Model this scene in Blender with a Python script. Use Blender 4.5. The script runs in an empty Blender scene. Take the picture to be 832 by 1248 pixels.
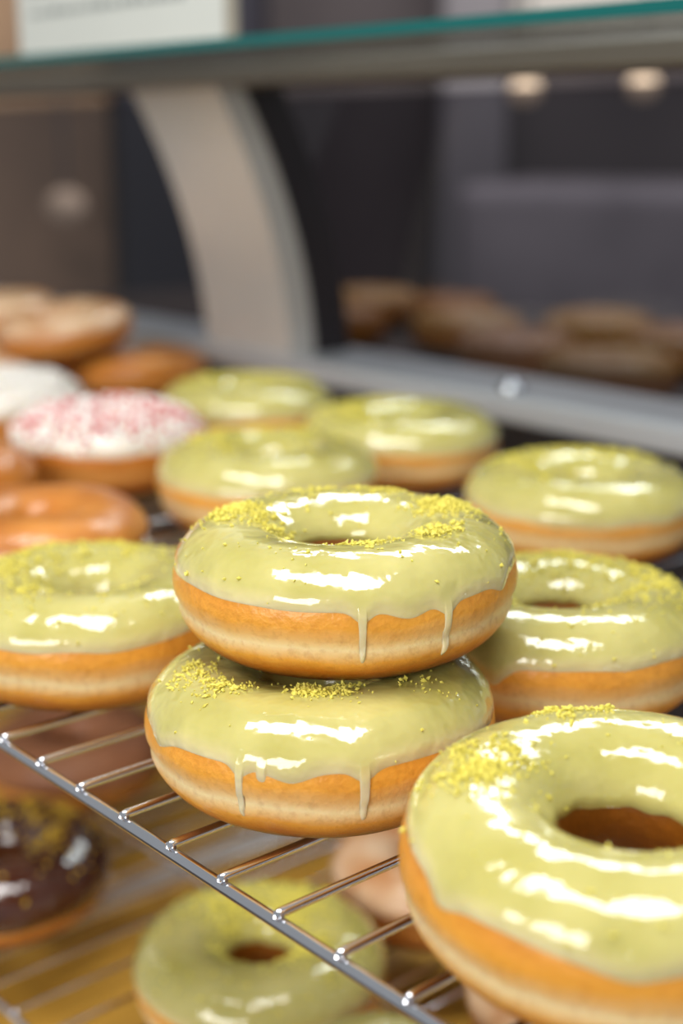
import bpy, bmesh, math, random
from mathutils import Vector, Matrix, noise

D = Vector((-.656, .755, 0)); W = Vector((.755, .656, 0))
ANG = math.atan2(-.755, .656)
def P(s, n, z=0.0):
    v = D*s + W*n
    return Vector((v.x, v.y, z))
scene = bpy.context.scene
COL = scene.collection

# ------------------------------------------------------------------ helpers
def link(name, me, parent=None, mats=(), smooth=True, loc=None, rot=None):
    ob = bpy.data.objects.new(name, me)
    COL.objects.link(ob)
    if me is not None:
        for m in mats: me.materials.append(m)
        if smooth:
            for p in me.polygons: p.use_smooth = True
    if parent is not None: ob.parent = parent
    if loc is not None: ob.location = loc
    if rot is not None: ob.rotation_euler = rot
    return ob
def top(ob, label, category, group=None, kind=None):
    ob["label"] = label; ob["category"] = category
    if group: ob["group"] = group
    if kind: ob["kind"] = kind
def mesh(name, vs, fs):
    me = bpy.data.meshes.new(name); me.from_pydata([tuple(v) for v in vs], [], fs); me.update(); return me
def boxmesh(name, sx, sy, sz, bevel=0.0):
    bm = bmesh.new(); bmesh.ops.create_cube(bm, size=1)
    for v in bm.verts: v.co = Vector((v.co.x*sx, v.co.y*sy, v.co.z*sz))
    if bevel > 0:
        bmesh.ops.bevel(bm, geom=bm.edges[:], offset=bevel, segments=3, affect='EDGES', profile=.5)
    me = bpy.data.meshes.new(name); bm.to_mesh(me); bm.free(); return me
def cbox(name, s0, s1, n0, n1, z0, z1, mat, parent=None, bevel=0.0):
    me = boxmesh(name, s1-s0, n1-n0, z1-z0, bevel)
    c = P((s0+s1)/2, (n0+n1)/2, (z0+z1)/2)
    return link(name, me, parent, [mat], smooth=False, loc=c, rot=(0, 0, ANG))
def tubemesh(name, pts, r, closed=False, seg=12):
    pts = [Vector(p) for p in pts]; n = len(pts); vs = []; fs = []
    for i, p in enumerate(pts):
        a = pts[(i-1) % n] if (closed or i > 0) else p
        b = pts[(i+1) % n] if (closed or i < n-1) else p
        t = (b-a).normalized()
        up = Vector((0, 0, 1)) if abs(t.z) < .95 else Vector((1, 0, 0))
        x = t.cross(up).normalized(); y = x.cross(t).normalized()
        rr = r[i] if isinstance(r, list) else r
        for k in range(seg):
            q = 2*math.pi*k/seg
            vs.append(p + x*math.cos(q)*rr + y*math.sin(q)*rr)
    m = n if closed else n-1
    for i in range(m):
        j = (i+1) % n
        for k in range(seg):
            l = (k+1) % seg
            fs.append((i*seg+k, i*seg+l, j*seg+l, j*seg+k))
    if not closed:
        fs.append(tuple(range(seg))); fs.append(tuple((n-1)*seg+k for k in reversed(range(seg))))
    return mesh(name, vs, fs)

# ------------------------------------------------------------------ materials
def newmat(name):
    m = bpy.data.materials.new(name); m.use_nodes = True
    nt = m.node_tree; b = nt.nodes["Principled BSDF"]
    return m, nt, b
def N(nt, t, **kw):
    n = nt.nodes.new(t)
    for k, v in kw.items(): setattr(n, k, v)
    return n
def rgba(c): return (c[0], c[1], c[2], 1)
def noisenode(nt, scale, detail=3, rough=.5):
    tc = N(nt, "ShaderNodeTexCoord"); nz = N(nt, "ShaderNodeTexNoise")
    nz.inputs["Scale"].default_value = scale; nz.inputs["Detail"].default_value = detail
    nz.inputs["Roughness"].default_value = rough
    nt.links.new(tc.outputs["Object"], nz.inputs["Vector"]); return nz
def mixc(nt, fac, a, b):
    mx = N(nt, "ShaderNodeMix", data_type='RGBA')
    if hasattr(fac, "links"): nt.links.new(fac, mx.inputs[0])
    else: mx.inputs[0].default_value = fac
    for i, c in ((6, a), (7, b)):
        if hasattr(c, "links"): nt.links.new(c, mx.inputs[i])
        else: mx.inputs[i].default_value = rgba(c)
    return mx.outputs[2]
def ramp(nt, inp, stops):
    r = N(nt, "ShaderNodeValToRGB"); nt.links.new(inp, r.inputs[0])
    e = r.color_ramp.elements
    while len(e) < len(stops): e.new(0.5)
    for el, (p, c) in zip(e, stops): el.position = p; el.color = rgba(c)
    return r.outputs[0]
def simple(name, c1, c2=None, rough=.5, metal=0.0, scale=20, spec=.5, bump=0, bscale=200, emit=0):
    m, nt, b = newmat(name)
    c2 = c2 or tuple(x*.8 for x in c1)
    nz = noisenode(nt, scale)
    nt.links.new(mixc(nt, nz.outputs[0], c1, c2), b.inputs["Base Color"])
    b.inputs["Roughness"].default_value = rough; b.inputs["Metallic"].default_value = metal
    b.inputs["Specular IOR Level"].default_value = spec
    if bump:
        n2 = noisenode(nt, bscale); bp = N(nt, "ShaderNodeBump")
        bp.inputs["Distance"].default_value = bump; bp.inputs["Strength"].default_value = 1
        nt.links.new(n2.outputs[0], bp.inputs["Height"]); nt.links.new(bp.outputs[0], b.inputs["Normal"])
    if emit:
        b.inputs["Emission Color"].default_value = rgba(c1); b.inputs["Emission Strength"].default_value = emit
    return m
def glazemat(name, c1, c2, cedge, rough=.13, sss=.3, wob=.0022, coat=.8, nscale=34):
    m, nt, b = newmat(name)
    nz = noisenode(nt, nscale, 4, .5)
    f = ramp(nt, nz.outputs[0], [(.34, (0, 0, 0)), (.66, (1, 1, 1))])
    base = mixc(nt, f, c1, c2)
    at = N(nt, "ShaderNodeAttribute", attribute_name="edge")
    nt.links.new(mixc(nt, at.outputs["Fac"], base, cedge), b.inputs["Base Color"])
    b.inputs["Roughness"].default_value = rough
    b.inputs["Subsurface Weight"].default_value = sss
    b.inputs["Subsurface Radius"].default_value = (.006, .004, .0015)
    b.inputs["Subsurface Scale"].default_value = 1.0
    b.inputs["Coat Weight"].default_value = coat; b.inputs["Coat Roughness"].default_value = .035
    n2 = noisenode(nt, 64, 3, .45); bp = N(nt, "ShaderNodeBump")
    bp.inputs["Distance"].default_value = wob; bp.inputs["Strength"].default_value = .9
    nt.links.new(n2.outputs[0], bp.inputs["Height"])
    nt.links.new(bp.outputs[0], b.inputs["Normal"]); nt.links.new(bp.outputs[0], b.inputs["Coat Normal"])
    return m
def doughmat(name, dark, mid, pale, gloss=.36):
    m, nt, b = newmat(name)
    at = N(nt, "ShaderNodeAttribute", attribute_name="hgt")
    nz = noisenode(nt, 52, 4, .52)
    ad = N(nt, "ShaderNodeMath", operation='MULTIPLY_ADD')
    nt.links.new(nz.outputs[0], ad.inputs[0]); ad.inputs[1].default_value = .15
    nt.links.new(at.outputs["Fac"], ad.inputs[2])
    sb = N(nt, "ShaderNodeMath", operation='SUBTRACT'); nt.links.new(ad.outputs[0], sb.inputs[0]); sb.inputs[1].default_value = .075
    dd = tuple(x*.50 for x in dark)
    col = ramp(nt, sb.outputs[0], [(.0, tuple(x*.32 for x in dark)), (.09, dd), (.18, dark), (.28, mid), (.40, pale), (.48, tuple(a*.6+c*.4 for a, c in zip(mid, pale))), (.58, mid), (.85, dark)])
    n3 = noisenode(nt, 380, 3, .55)
    f3 = ramp(nt, n3.outputs[0], [(.50, (0, 0, 0)), (.76, (.32, .32, .32))])
    nt.links.new(mixc(nt, f3, col, tuple(x*.8 for x in dark)), b.inputs["Base Color"])
    b.inputs["Roughness"].default_value = gloss
    b.inputs["Subsurface Weight"].default_value = .16
    b.inputs["Subsurface Radius"].default_value = (.006, .003, .001); b.inputs["Subsurface Scale"].default_value = 1
    n2 = noisenode(nt, 260, 4, .56); bp = N(nt, "ShaderNodeBump")
    bp.inputs["Distance"].default_value = .0006; bp.inputs["Strength"].default_value = .85
    nt.links.new(n2.outputs[0], bp.inputs["Height"]); nt.links.new(bp.outputs[0], b.inputs["Normal"])
    return m
def glassmat(name, tint, refl=1.0):
    m, nt, b = newmat(name); nt.nodes.remove(b)
    out = nt.nodes["Material Output"]
    tr = N(nt, "ShaderNodeBsdfTransparent"); tr.inputs[0].default_value = rgba(tint)
    gl = N(nt, "ShaderNodeBsdfGlossy"); gl.inputs["Roughness"].default_value = .01
    lw = N(nt, "ShaderNodeLayerWeight"); lw.inputs[0].default_value = .5
    pw = N(nt, "ShaderNodeMath", operation='POWER'); pw.inputs[1].default_value = 5
    nt.links.new(lw.outputs["Facing"], pw.inputs[0])
    mu = N(nt, "ShaderNodeMath", operation='MULTIPLY_ADD'); mu.inputs[1].default_value = .96*refl; mu.inputs[2].default_value = .04*refl
    nt.links.new(pw.outputs[0], mu.inputs[0])
    mx = N(nt, "ShaderNodeMixShader"); nt.links.new(mu.outputs[0], mx.inputs[0])
    nt.links.new(tr.outputs[0], mx.inputs[1]); nt.links.new(gl.outputs[0], mx.inputs[2])
    nt.links.new(mx.outputs[0], out.inputs[0]); return m

M_glaze = glazemat("pistachio_glaze", (.43, .385, .10), (.57, .515, .19), (.94, .78, .50))
M_white = glazemat("white_icing", (.80, .76, .68), (.7, .64, .55), (.7, .5, .3), rough=.4)
M_choc = glazemat("chocolate_glaze", (.045, .012, .006), (.08, .022, .010), (.05, .02, .01), sss=0, coat=1)
M_redb = glazemat("reddish_brown_glaze", (.26, .10, .045), (.34, .14, .06), (.2, .08, .04), sss=0, rough=.5, coat=0)
M_sugar = glazemat("sugar_glaze", (.42, .16, .035), (.70, .50, .32), (.45, .16, .03), rough=.4, sss=.1, coat=.1)
M_amberg = glazemat("clear_glaze", (.36, .11, .012), (.60, .23, .035), (.5, .18, .03), rough=.35, sss=.1, coat=.15)
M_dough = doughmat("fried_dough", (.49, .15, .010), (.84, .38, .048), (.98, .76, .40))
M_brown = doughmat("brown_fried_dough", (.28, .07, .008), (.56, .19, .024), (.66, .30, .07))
M_zest = simple("lemon_zest", (.80, .70, .13), (.64, .57, .09), rough=.7, scale=300)
M_gzest = simple("golden_zest", (.80, .52, .03), (.6, .36, .02), rough=.6, scale=300)
M_red = simple("red_sprinkle", (.60, .02, .035), rough=.4)
M_wsp = simple("white_sprinkle", (.9, .87, .82), rough=.5)
M_chrome = simple("chrome", (.86, .88, .93), (.76, .78, .83), rough=.12, metal=1.0, scale=40)
M_steel = simple("brushed_steel", (.60, .61, .64), (.50, .51, .53), rough=.34, metal=.4, scale=8)
M_cream = simple("grey_painted_metal", (.74, .72, .69), (.56, .54, .52), rough=.26, metal=.25, scale=7)
M_dark = simple("dark_matte", (.016, .014, .018), (.028, .022, .026), rough=.5)
M_base = simple("dark_cabinet", (.035, .022, .018), (.055, .035, .028), rough=.5, scale=4)
M_liner = simple("amber_tray_paper", (.70, .40, .06), (.52, .27, .035), rough=.5, scale=8)
M_taupe = simple("taupe_bar", (.15, .125, .10), (.20, .17, .14), rough=.3, metal=.4, scale=5)
M_glass = glassmat("dimming_glass", (.30, .295, .325), 1.0)  # dark tint dims the room behind; the shade is put into the pane
M_shelf = glassmat("shelf_glass", (.90, .94, .93), .9)
M_teal, nt, b = newmat("teal_glass_edge")
b.inputs["Base Color"].default_value = (.004, .11, .105, 1); b.inputs["Roughness"].default_value = .12
M_sign = simple("sign_card", (.62, .64, .60), (.56, .58, .54), rough=.5, scale=10)
M_ink = simple("sign_ink", (.25, .28, .27), rough=.6)
M_frame = simple("sign_frame", (.35, .32, .26), rough=.4)

# ------------------------------------------------------------------ doughnut
class Ring:
    def __init__(s, R=.05, hole=.0120, h=.037, seed=0, p=2.25, wob=.012):
        s.R, s.hole, s.h, s.p = R, hole, h, p
        s.rc = (R+hole)/2; s.a = (R-hole)/2; s.b = h/2
        rn = random.Random(seed); s.rn = rn
        s.ws = [(k, rn.uniform(-1, 1)*wob/(k**.6), rn.uniform(0, 6.28)) for k in (1, 2, 3, 4, 5, 7)]
        s.hs = [(k, rn.uniform(-1, 1)*wob*1.3/(k**.5), rn.uniform(0, 6.28)) for k in (1, 2, 3, 5)]
    def prof(s, ph, th):
        c, q = math.cos(ph), math.sin(ph)
        e = 2/s.p
        eb = e if q > 0 else .93
        r = s.rc + s.a*math.copysign(abs(c)**e, c)
        z = s.b + s.b*math.copysign(abs(q)**eb, q)
        if c > 0: r -= .0011*math.exp(-((z-s.h*.42)/.0019)**2)
        zz = z/s.h
        if c > 0: r -= .0022*max(0, 1-zz*1.6)**1.3
        wr = sum(A*math.sin(k*th+o) for k, A, o in s.ws); wh = sum(A*math.sin(k*th+o) for k, A, o in s.hs)
        r = s.rc + (r-s.rc)*(1+wr) + wr*.01
        z *= (1+wh*max(0, zz))
        return r, z
    def surf(s, th, ph, off=0.0):
        r, z = s.prof(ph, th)
        r1, z1 = s.prof(ph+.03, th); r0, z0 = s.prof(ph-.03, th)
        tr, tz = r1-r0, z1-z0; l = math.hypot(tr, tz) or 1
        nr, nz = tz/l, -tr/l
        r += nr*off; z += nz*off
        nv = Vector((nr*math.cos(th), nr*math.sin(th), nz))
        return Vector((r*math.cos(th), r*math.sin(th), z)), nv
    def phi_at(s, r):
        x = (r-s.rc)/s.a
        if abs(x) > .93: return None
        return math.acos(math.copysign(abs(x)**(s.p/2), x))

def dough_mesh(R, nth=160, nph=56):
    vs = []; fs = []; hg = []
    for i in range(nth):
        th = 2*math.pi*i/nth
        for j in range(nph):
            ph = 2*math.pi*j/nph
            p, _ = R.surf(th, ph)
            hv = max(0, min(1, p.z/R.h))
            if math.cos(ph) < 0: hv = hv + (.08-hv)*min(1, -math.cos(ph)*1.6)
            vs.append(p); hg.append(hv)
    for i in range(nth):
        k = (i+1) % nth
        for j in range(nph):
            l = (j+1) % nph
            fs.append((i*nph+j, k*nph+j, k*nph+l, i*nph+l))
    me = mesh("dough", vs, fs)
    a = me.attributes.new("hgt", 'FLOAT', 'POINT'); a.data.foreach_set("value", hg)
    return me
def glaze_mesh(R, drips=(), nth=320, edge=8, T=.0012, var=8, inner=168):
    rn = R.rn
    es = [(k, rn.uniform(-1, 1)*math.radians(var)/(k**.4), rn.uniform(0, 6.28)) for k in (1, 2, 3, 5, 8, 13)]
    ts = [(k, rn.uniform(-1, 1)*.25, rn.uniform(0, 6.28)) for k in (2, 3, 5, 7)]
    vs = []; fs = []; ed = []
    VA = [0, .02, .05, .09, .14, .20, .28, .37, .47, .58, .69, .80, .90, 1.0]
    VB = [.02, .05, .08, .12, .18, .25, .32, .39, .46, .53, .60, .67, .74, .81, .87, .92, .955, .98, 1.0]
    nu = len(VA)+len(VB)
    for i in range(nth):
        th = 2*math.pi*i/nth
        pb = math.radians(edge) + .55*sum(A*math.sin(k*th+o) for k, A, o in es)
        po = pb; dr = 0; thin = 1
        for (t0, amp, w) in drips:
            d = math.atan2(math.sin(th-math.radians(t0)), math.cos(th-math.radians(t0)))
            x = abs(d)/w
            if w > .05: po -= math.radians(amp)*math.exp(-x*x); pb -= math.radians(amp)*math.exp(-x*x); continue
            g = max(0, 1-x**3)**.28 if x < 1 else 0
            g2 = math.exp(-(d/(w*2.8))**2)
            po -= math.radians(amp)*(.80*g + .20*g2)
            pb -= math.radians(amp)*.20*g2
            if g > dr: dr = g; thin = math.sqrt(max(0, 1-x*x))
        pi_ = math.radians(inner) + .5*sum(A*math.sin(k*th-o) for k, A, o in es)
        pm = pb+.12
        phs = [po+(pm-po)*v for v in VA] + [pm+(pi_-pm)*v for v in VB]
        for ph in phs:
            d = ph-po
            te = (min(1, d/.18))**.65*math.sqrt(max(0, min(1, (pi_-ph)/.12)))
            off = T*(1+.25*sum(A*math.sin(k*th+o+ph*2.5) for k, A, o in ts))
            und = max(0, min(1, (pb+.08-ph)/.18))*(1 if dr > 0 else 0)
            tipb = .75+.9*math.exp(-((d-.16)/.12)**2)
            off = off*(1-und) + .0005*tipb*(.05+.95*thin)*und
            off = off*te - .0002*(1-te)
            p, _ = R.surf(th, ph, off)
            vs.append(p)
            q = (ph-pb)/.30
            e1 = max(0, 1-max(0, q))**1.4*.65
            ed.append(max(e1, .85*und))
    for i in range(nth):
        k = (i+1) % nth
        for j in range(nu-1):
            fs.append((i*nu+j, k*nu+j, k*nu+j+1, i*nu+j+1))
    me = mesh("glaze", vs, fs)
    a = me.attributes.new("edge", 'FLOAT', 'POINT'); a.data.foreach_set("value", ed)
    return me
def crumbs(R, clusters, T=.0012, size=(.00025, .0007), nmat=1, ball=False, seed=1):
    rn = random.Random(seed); vs = []; fs = []; mi = []
    base = [Vector(v) for v in ((1,0,0),(-1,0,0),(0,1,0),(0,-1,0),(0,0,1),(0,0,-1))]
    bf = [(0,2,4),(2,1,4),(1,3,4),(3,0,4),(2,0,5),(1,2,5),(3,1,5),(0,3,5)]
    if ball:
        bm = bmesh.new(); bmesh.ops.create_icosphere(bm, subdivisions=2, radius=1)
        base = [v.co.copy() for v in bm.verts]; bf = [tuple(v.index for v in f.verts) for f in bm.faces]; bm.free()
    for (cx, cy, sg, cnt) in clusters:
        subs = [(rn.gauss(cx, sg*.9), rn.gauss(cy, sg*.9)) for _ in range(max(4, cnt//26))] if sg < .5 else None
        for _ in range(cnt):
            if sg > .5: # uniform
                r = math.sqrt(rn.uniform(R.hole**2, R.R**2)); th = rn.uniform(0, 6.283); hit = False
            else:
                if rn.random() < .5:
                    sx_, sy_ = rn.choice(subs); x, y = rn.gauss(sx_, .0011), rn.gauss(sy_, .0011); hit = True
                else:
                    x, y = rn.gauss(cx, sg*1.2), rn.gauss(cy, sg*1.2); hit = False
                r = math.hypot(x, y); th = math.atan2(y, x)
            ph = R.phi_at(r)
            if ph is None: continue
            q = rn.random()**1.8
            sz = size[0]+(size[1]-size[0])*q
            lift = sz*.35
            if hit: lift += rn.uniform(0, .0008)
            p, n = R.surf(th, ph, T+lift)
            if n.z < .25: continue
            rot = Matrix.Rotation(rn.uniform(0, 6.28), 3, Vector((rn.gauss(0,1), rn.gauss(0,1), rn.gauss(0,1))).normalized())
            st = (rn.uniform(.7, 1.7), rn.uniform(.6, 1.1), rn.uniform(.5, 1.0)) if not ball else (1, 1, 1)
            o = len(vs)
            for bv in base:
                j = 1+rn.uniform(-.25, .25) if not ball else 1
                vs.append(p + rot @ Vector((bv.x*st[0]*sz*j, bv.y*st[1]*sz*j, bv.z*st[2]*sz*j)))
            m = rn.randrange(nmat)
            for f in bf: fs.append(tuple(o+i for i in f)); mi.append(m)
    me = mesh("crumbs", vs, fs)
    me.polygons.foreach_set("material_index", mi)
    return me

def doughnut(loc, label, seed, R=.05, h=.037, hole=.0120, rot=(0, 0, 0), glaze=M_glaze, dough=M_dough, drips=(),
             edge=18, clusters=None, hi=False, group=None, T=.0008, topping="zest", size=(.00028, .0008), wob=.012, var=4.5, inner=168, zm=None):
    e = link("doughnut", None, loc=loc, rot=tuple(math.radians(a) for a in rot))
    e.empty_display_size = .01
    top(e, label, "doughnut", group)
    r = Ring(R, hole, h, seed, wob=wob)
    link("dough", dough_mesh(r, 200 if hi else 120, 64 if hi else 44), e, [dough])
    if glaze:
        link("glaze", glaze_mesh(r, drips, 1800 if hi else 260, edge, T, var, inner), e, [glaze])
    if clusters:
        if topping == "zest":
            z = link("zest", crumbs(r, clusters, T, size, seed=seed+50), e, [zm or M_zest], smooth=False)
        elif topping == "redwhite":
            z = link("sprinkles", crumbs(r, clusters, T, (.0012, .0017), 5, True, seed=seed+50), e, [M_red, M_wsp, M_red, M_wsp, M_wsp])
        else:
            z = link("sprinkles", crumbs(r, clusters, T, (.0012, .0020), 1, False, seed=seed+50), e, [M_wsp])
        z["kind"] = "stuff"
    return e

G1 = "pistachio glazed doughnuts on the upper rack"
GL = "yellow-green glazed ring doughnut with lemon zest"
# hero stack
doughnut((-.006, .371, 0), "yellow-green glazed doughnut at the bottom of a stack", 11, R=.0494, h=.037, hole=.0085, rot=(0, 0, 0), hi=True, group=G1,
         drips=((-114, 42, .021), (-76, 40, .025), (-107, 8, .028), (-98, 8, .12), (-150, 8, .12)), edge=17,
         clusters=[(-.002, -.0255, .0022, 340), (.006, -.025, .003, 120), (-.029, -.018, .003, 130), (-.035, -.008, .003, 120), (-.022, -.022, .002, 50), (.028, -.020, .003, 30), (0, 0, 1, 60)])
doughnut((.0015, .390, .0376), "yellow-green glazed doughnut with dripping icing atop another doughnut", 23, R=.0497, h=.0350, hole=.0130, rot=(1.0, -1, 0), hi=True, group=G1,
         drips=((-85, 44, .021), (-57, 48, .023), (-70, 8, .12), (-30, 8, .1)), edge=18, inner=158,
         clusters=[(-.030, .011, .0038, 480), (-.022, -.001, .0035, 150), (-.034, .003, .003, 90), (.030, .014, .0045, 500), (.005, -.0195, .0033, 320), (.025, -.014, .0024, 240), (.012, .038, .005, 220), (-.012, .036, .005, 110), (0, 0, 1, 150)])
# same row
doughnut((.0635, .286, 0.0022), "large yellow-green glazed ring doughnut near the rack edge", 37, R=.0510, h=.038, hole=.0145, rot=(3.5, 0, 0), hi=True, group=G1, edge=22,
         drips=((-150, 8, .1), (-100, 6, .15)), inner=164,
         clusters=[(-.033, .006, .0034, 480), (-.024, .014, .0035, 170), (-.036, .016, .002, 60), (-.010, .038, .003, 150), (.0, .041, .003, 40), (0, 0, 1, 150)])
ZA = [(-.02, .02, .010, 520), (.022, .022, .010, 430), (0, .035, .010, 340), (-.03, -.01, .008, 120), (0, 0, 1, 240)]
def za(rot): 
    c, s = math.cos(rot), math.sin(rot)
    return [(x*c-y*s, x*s+y*c, sg, n) for x, y, sg, n in ZA]
doughnut((-.0855, .455, 0), GL, 41, R=.0490, clusters=za(.6), group=G1)
doughnut((.0704, .440, 0), GL, 43, R=.0500, clusters=za(-.9), group=G1, drips=((-120, 15, .1),), inner=158)
doughnut((.1065, .612, 0), GL, 47, R=.052, clusters=za(.2), group=G1, edge=12)
doughnut((.0315, .7464, 0), GL, 53, R=.0535, clusters=za(1.0), group=G1, edge=12)
doughnut((-.0569, .8344, 0), GL, 59, R=.052, clusters=za(0), group=G1, edge=12)
doughnut((-.0351, .652, 0.0), GL, 61, R=.0525, h=.039, clusters=za(.4), group=G1, edge=12)
# other kinds
doughnut((-.1226, .725, 0), "ring doughnut with white icing and red and white sprinkles", 67, R=.0505, h=.042, hole=.006, glaze=M_white, dough=M_brown,
         clusters=[(0, 0, 1, 1100)], topping="redwhite", edge=12)
doughnut((-.206, .826, 0), "ring doughnut with white icing and white flakes", 71, R=.0505, h=.042, hole=.008, glaze=M_white, dough=M_brown,
         clusters=[(0, 0, 1, 900)], topping="flake", edge=5)
GB = "golden brown plain doughnuts"
BL = "golden brown clear-glazed ring doughnut"
doughnut((-.130, .577, 0), BL, 73, R=.047, h=.029, hole=.010, glaze=M_amberg, dough=M_brown, group=GB, edge=0, wob=.045)
doughnut((-.1905, .656, 0), BL, 79, R=.0455, h=.034, hole=.010, glaze=M_amberg, dough=M_brown, group=GB, edge=0, wob=.035)
GS = "sugar-glazed doughnuts piled by the glass"
SL = "brown ring doughnut with pale sugar glaze, piled by the glass"
doughnut(P(.868, .560, 0), SL, 83, R=.049, h=.028, glaze=M_amberg, dough=M_brown, group=GS, wob=.03)
doughnut(P(.985, .545, 0), SL, 84, R=.049, h=.028, glaze=M_sugar, dough=M_brown, group=GS)
doughnut(P(.925, .47, 0), SL, 85, R=.048, h=.028, glaze=M_sugar, dough=M_brown, group=GS)
doughnut(P(.895, .515, .031), SL, 89, R=.049, h=.028, rot=(6, -6, 0), glaze=M_sugar, dough=M_brown, group=GS, wob=.03)
doughnut(P(1.008, .520, .031), SL, 97, R=.048, h=.028, rot=(3, -4, 0), glaze=M_sugar, dough=M_brown, group=GS, wob=.03)
# lower rack
ZL = -.177
doughnut((-.0340, .522, ZL), "yellow-green glazed ring doughnut on the lower rack", 101, R=.053, hole=.013, clusters=[(.012, .022, .008, 1000), (-.012, .018, .008, 700), (.02, -.01, .006, 400), (0, 0, 1, 300)], size=(.0004, .0011), edge=8)
doughnut((.0165, .430, ZL), "pale glazed ring doughnut on the lower rack", 103, R=.046, clusters=[(0,0,1,60)], edge=8)
doughnut((-.162, .604, ZL), "chocolate glazed ring doughnut with yellow zest", 107, R=.052, glaze=M_choc, dough=M_brown, clusters=[(.02, .022, .012, 130), (.0, .03, .010, 90), (.025, 0, .008, 60), (0,0,1,50)], zm=M_gzest, size=(.0006, .0013), edge=-12)
doughnut((.045, .60, ZL), "brown ring doughnut with white sugar glaze on the lower rack", 109, R=.05, glaze=M_sugar, dough=M_brown, edge=4)
doughnut((-.150, .735, ZL), "pinkish-brown glazed ring doughnut on the lower rack", 113, R=.05, glaze=M_redb, dough=M_brown, edge=-5)
doughnut((.10, .50, ZL), "brown ring doughnut with white sugar glaze on the lower rack", 127, R=.05, glaze=M_sugar, dough=M_brown, edge=4)
# beyond the glass: added doughnuts standing in for reflections in the pane
GP = "brown pastries standing in for reflections in the glass"
M_tan = glazemat("tan_glaze", (.42, .20, .05), (.52, .30, .10), (.5, .25, .08), rough=.5, sss=.1, coat=.05)
M_amb2 = glazemat("amber_glaze", (.30, .11, .02), (.42, .19, .045), (.4, .15, .03), rough=.5, sss=.1, coat=.05)
for i, (s, n) in enumerate([(.869, .903), (.742, .830), (.63, .80), (.55, .89), (1.07, .97), (.68, .95), (.45, .82), (.98, .84), (.79, .985), (.97, .985)]):
    doughnut(P(s, n, -.0055), "brown ring doughnut standing in for a reflection in the glass", 131+i, R=.05 if i != 9 else .045, h=.036, glaze=M_tan if i % 2 == 0 else M_amb2, dough=M_brown, group=GP)

# ------------------------------------------------------------------ racks
def rack(z, s0, s1, n0, n1, phase, label, rimr=.0018):
    e = link("wire_rack", None, loc=P((s0+s1)/2, (n0+n1)/2, z), rot=(0, 0, ANG))
    e.empty_display_size = .02
    top(e, label, "cooling rack", "chrome wire racks")
    L = s1-s0; Wd = n1-n0; r = .0013
    zr = -r*2-rimr+.0003
    a, b = L/2, Wd/2; c = .012
    pts = []
    for cx, cy, q0 in ((a-c, b-c, 0), (-a+c, b-c, 90), (-a+c, -b+c, 180), (a-c, -b+c, 270)):
        for k in range(7):
            q = math.radians(q0+k*15); pts.append((cx+c*math.cos(q), cy+c*math.sin(q), zr))
    link("rim", tubemesh("rim", pts, rimr, closed=True, seg=20), e, [M_chrome])
    y0, y1 = -b-.0012, b+.0012
    wp = [(0, y0-.0002, -r-.0008), (0, y0+.0002, -r-.0002), (0, y0+.0015, -r)] + [(0, y0+.003+(y1-y0-.006)*k/6, -r) for k in range(7)] + [(0, y1-.0015, -r), (0, y1, -r-.0006)]
    rad = [r*.55, r*.85, r] + [r]*7 + [r, r*.6]
    wm = tubemesh("wire", wp, rad, seg=14)
    wm.materials.append(M_chrome)
    for p in wm.polygons: p.use_smooth = True
    s = phase
    while s < s1-.01:
        if s > s0+.01:
            o = bpy.data.objects.new("wire", wm); COL.objects.link(o); o.parent = e
            o.location = (-(s-(s0+s1)/2), 0, 0)
        s += .0227
    for k in (.34, .67):
        link("crossbar", tubemesh("crossbar", [(-a, -b+Wd*k, zr), (a, -b+Wd*k, zr)], rimr), e, [M_chrome])
    return e
rack(0, .03, 1.07, .187, .604, .0336, "chrome wire rack holding glazed doughnuts")
rack(ZL, .03, 1.07, .238, .604, .030, "lower chrome wire rack holding glazed doughnuts")

# ------------------------------------------------------------------ display case
case = link("display_case", None, loc=P(.6, .6, -1.0)); case.empty_display_size = .1
top(case, "glass display case with steel rail and curved grey post", "display case")
def ch(o):
    o.parent = case; o.matrix_parent_inverse = Matrix.Translation(-P(.6, .6, -1.0)); return o
ch(cbox("base", -.1, 1.5, .12, 1.2, -1.0, -.215, M_base))
ch(cbox("tray_liner", -.05, 1.45, .15, .63, -.215, -.210, M_liner))
ch(cbox("back_panel", -.1, 1.5, .635, .66, -.215, .012, M_dark))
ch(cbox("rear_counter", -.1, 1.5, .66, 1.2, -.215, -.006, M_base))
ch(cbox("rail", -.1, 1.5, .617, .688, .014, .030, M_steel, bevel=.003))
gp = mesh("glass_pane", [(-.8, 0, 0), (.8, 0, 0), (.8, 0, .178), (-.8, 0, .178)], [(0, 1, 2, 3)])
ch(link("glass_pane", gp, None, [M_glass], smooth=False, loc=P(.7, .682, .0302), rot=(0, 0, ANG)))
ch(cbox("top_bar", -.1, 1.5, .545, .61, .2105, .2224, M_taupe, bevel=.002))
ch(cbox("glass_shelf", -.1, 1.5, .4503, .80, .2228, .2280, M_shelf))
ch(cbox("shelf_edge", -.1, 1.5, .4492, .4502, .2228, .2280, M_teal))
for zz in (-.0075, ZL-.0075):
    for s in (.10, .55, 1.0):
        ch(cbox("bracket", s-.004, s+.004, .20, .636, zz-.008, zz+.0005, M_steel))
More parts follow.
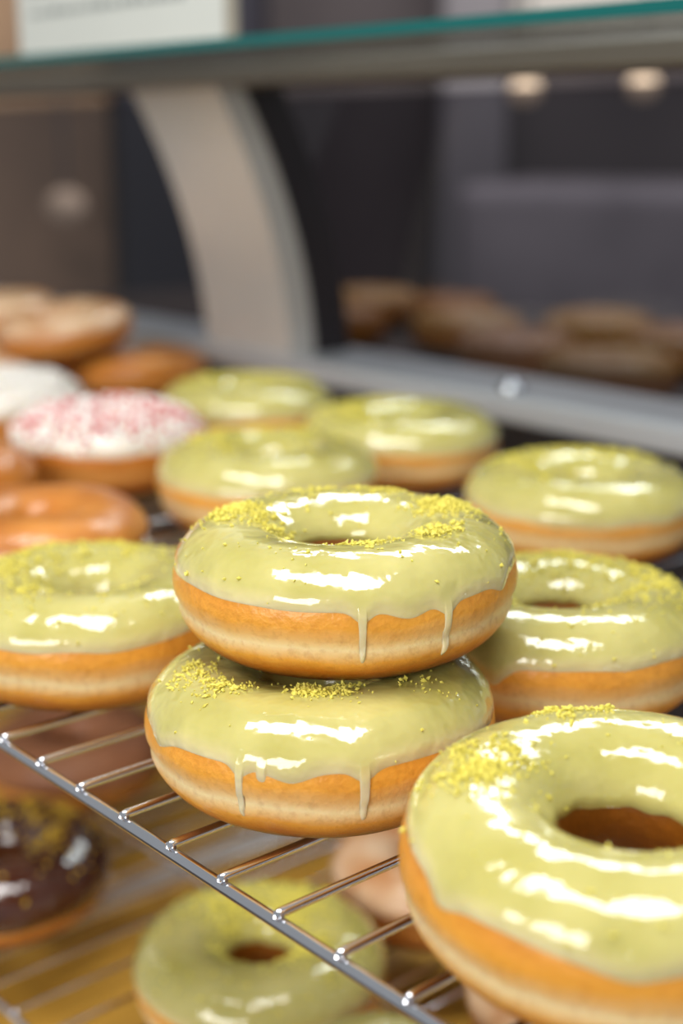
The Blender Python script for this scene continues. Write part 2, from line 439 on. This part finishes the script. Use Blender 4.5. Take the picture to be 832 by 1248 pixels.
def post(name, s0, s1, dn0, dn1, mat):
    vs = []; fs = []; K = 24
    for k in range(K+1):
        t = k/K; z = .030 + .1805*t
        n = .622 - .012*t - .048*t*t
        for s in (s0, s1):
            for dn in (dn0, dn1): vs.append(P(s, n+dn, z))
    for k in range(K):
        a = k*4; b = a+4
        fs += [(a, a+2, b+2, b), (a+1, b+1, b+3, a+3), (a, b, b+1, a+1), (a+2, a+3, b+3, b+2)]
    fs += [(0, 1, 3, 2), (K*4, K*4+2, K*4+3, K*4+1)]
    me = mesh(name, vs, fs); o = link(name, me, None, [mat], smooth=False)
    bpy.context.view_layer.update(); return ch(o)
post("post", .770, .870, 0, .022, M_cream)
post("post_side_strip", .768, .862, .0222, .053, M_dark)  # dark layer behind the post, forming its dark side strip
bm = bmesh.new(); bmesh.ops.create_uvsphere(bm, u_segments=24, v_segments=12, radius=.0085)
for v in bm.verts: v.co.z *= .6
me = bpy.data.meshes.new("knob"); bm.to_mesh(me); bm.free()
ch(link("knob", me, None, [M_chrome], loc=P(.567, .628, .033)))
ch(cbox("top_clamp", .77, .87, .555, .60, .2290, .2300, M_cream))

# sign
sg = link("counter_sign", None, loc=P(.743, .47, .2282), rot=(0, 0, ANG)); sg.empty_display_size = .02
top(sg, "white counter sign with grey small print", "sign")
c = boxmesh("card", .222, .003, .11, .0008); link("card", c, sg, [M_sign], smooth=False, loc=(0, 0, .056))
fr = boxmesh("frame", .006, .006, .112, .001); link("frame", fr, sg, [M_frame], smooth=False, loc=(.114, 0, .0565))
rn = random.Random(4); vs = []; fs = []
for row, z in enumerate([.024, .037, .050, .064, .078, .092]):
    x = -.095
    while x < .08:
        w = rn.uniform(.004, .012); hh = rn.uniform(.003, .0045)
        if x+w > .085: break
        o = len(vs)
        vs += [(x, -.0017, z), (x+w, -.0017, z), (x+w, -.0017, z+hh), (x, -.0017, z+hh)]; fs.append((o, o+1, o+2, o+3))
        x += w+.0025
link("lettering", mesh("lettering", vs, fs), sg, [M_ink], smooth=False)

# ------------------------------------------------------------------ room beyond
def wbox(name, x0, x1, y0, y1, z0, z1, mat, kind=None, bevel=0):
    me = boxmesh(name, x1-x0, y1-y0, z1-z0, bevel)
    o = link(name, me, None, [mat], smooth=False, loc=((x0+x1)/2, (y0+y1)/2, (z0+z1)/2))
    if kind: o["kind"] = kind
    return o
W_wall = simple("wall_paint", (.20, .17, .17), (.05, .04, .05), rough=.8, scale=2.4)
W_floor = simple("floor_tile", (.12, .09, .08), (.08, .06, .055), rough=.6, scale=3)
wbox("wall_back", -2.5, 2.5, 3.2, 3.3, -1, 1.6, W_wall, "structure")
wbox("floor", -2.5, 2.5, -1.5, 3.2, -1.05, -1.0, W_floor, "structure")
m1 = simple("slate_counter", (.52, .47, .50), (.07, .06, .075), rough=.5, scale=4)
def rbox(name, x, y, z0, z1, sx, sy, ang, mat):
    me = boxmesh(name, sx, sy, z1-z0, .03)
    return link(name, me, None, [mat], smooth=False, loc=(x, y, (z0+z1)/2), rot=(0, 0, ang))
o = rbox("counter_stand_in", .98, 2.45, -1, .105, 1.5, .5, -.35, m1); top(o, "slate-grey counter shape standing in for a reflection in the glass", "counter")  # added block; a blurred reflection built as a solid counter
m2 = simple("brown_shelving", (.85, .52, .30), (.10, .06, .035), rough=.5, scale=3.5)
o = wbox("cabinet_stand_in", -1.4, -.38, 2.4, 2.9, -1, 1.2, m2, bevel=.01); top(o, "tall brown cabinet shape standing in for hazy reflections behind the glass", "cabinet")  # added block in place of the brown haze behind the pane
m3 = simple("navy_panel", (.02, .02, .035), (.035, .03, .045), rough=.7, scale=4)
o = wbox("dark_column_stand_in", -.36, -.14, 2.3, 2.9, -1, 1.2, m3, bevel=.02); top(o, "tall dark refrigerator standing in for a dim column behind the glass", "backdrop")  # added dark block; the dim column is put into its colour
m6 = simple("grey_column", (.38, .36, .38), (.18, .16, .18), rough=.7, scale=3)
o = wbox("grey_strip_stand_in", .20, .34, 2.98, 3.13, -1, 1.2, m6, bevel=.02); top(o, "narrow grey upright strip standing in for a reflection in the glass", "backdrop_strip")  # added strip; the paler band of the reflection is put into its colour
m4 = simple("pale_panel", (.80, .76, .70), (.73, .69, .63), rough=.6, scale=2)
wbox("pale_wall_panel", .36, 1.5, 3.14, 3.199, .39, 1.0, m4, "structure", bevel=.01)  # opaque panel; brightness of the upper wall is put into its pale colour
m5 = simple("lamp_glow", (.8, .6, .42), rough=.6, emit=.3)
def globe(x, y, z, r, lab):
    e = link("pendant_lamp", None, loc=(x, y, z)); top(e, lab, "lamp", "warm globe lamps")
    bm = bmesh.new(); bmesh.ops.create_uvsphere(bm, u_segments=32, v_segments=16, radius=r)
    for v in bm.verts: v.co.z *= .85
    me = bpy.data.meshes.new("lamp_shade"); bm.to_mesh(me); bm.free(); link("lamp_shade", me, e, [m5])
    link("cord", tubemesh("cord", [(0, 0, r*.8), (0, 0, 1.3-z)], .003), e, [M_dark])
globe(.262, 2.1, .245, .022, "warm white globe pendant lamp"); globe(.43, 2.1, .251, .022, "warm white globe pendant lamp")
globe(-.42, 2.2, .08, .030, "warm white globe pendant lamp")

# ------------------------------------------------------------------ lights
def area(name, loc, target, sx, sy, e, col=(1, 1, 1)):
    l = bpy.data.lights.new(name, 'AREA'); l.shape = 'RECTANGLE'; l.size = sx; l.size_y = sy; l.energy = e; l.color = col
    o = bpy.data.objects.new(name, l); COL.objects.link(o); o.location = loc
    d = Vector(target)-Vector(loc); o.rotation_euler = d.to_track_quat('-Z', 'Y').to_euler(); return o
area("ceiling_light", (-.1, .25, 1.1), (0, .45, 0), .9, .30, 14, (1, .99, .97))
area("front_fill", (-.7, -.6, .5), (0, .5, 0), .8, .5, 12.5, (1, .97, .92))  # added fill from the camera side, lifts the doughnut sides
area("rear_light", (.5, 1.9, 1.3), (0, .5, 0), 1.3, .32, 18, (.98, .99, 1))
area("back_room_fill", (.3, 1.9, 1.5), (.3, 3.1, .2), 1.2, .5, 18, (1, .96, .92))  # added light that brightens the back wall and its pale panel
w = bpy.data.worlds.new("world"); scene.world = w; w.use_nodes = True
bg = w.node_tree.nodes["Background"]; bg.inputs[0].default_value = (.94, .97, 1, 1); bg.inputs[1].default_value = .32

# ------------------------------------------------------------------ camera
cam = bpy.data.cameras.new("camera"); co = bpy.data.objects.new("camera", cam); COL.objects.link(co)
co.location = (0, 0, .178); co.rotation_euler = (math.radians(90-14.8), 0, 0)
cam.sensor_fit = 'VERTICAL'; cam.sensor_height = 36; cam.sensor_width = 24; cam.lens = 49.6
cam.clip_start = .01; cam.clip_end = 50
cam.dof.use_dof = True; cam.dof.focus_distance = .368; cam.dof.aperture_fstop = 5.6
scene.camera = co
scene.view_settings.view_transform = 'Standard'
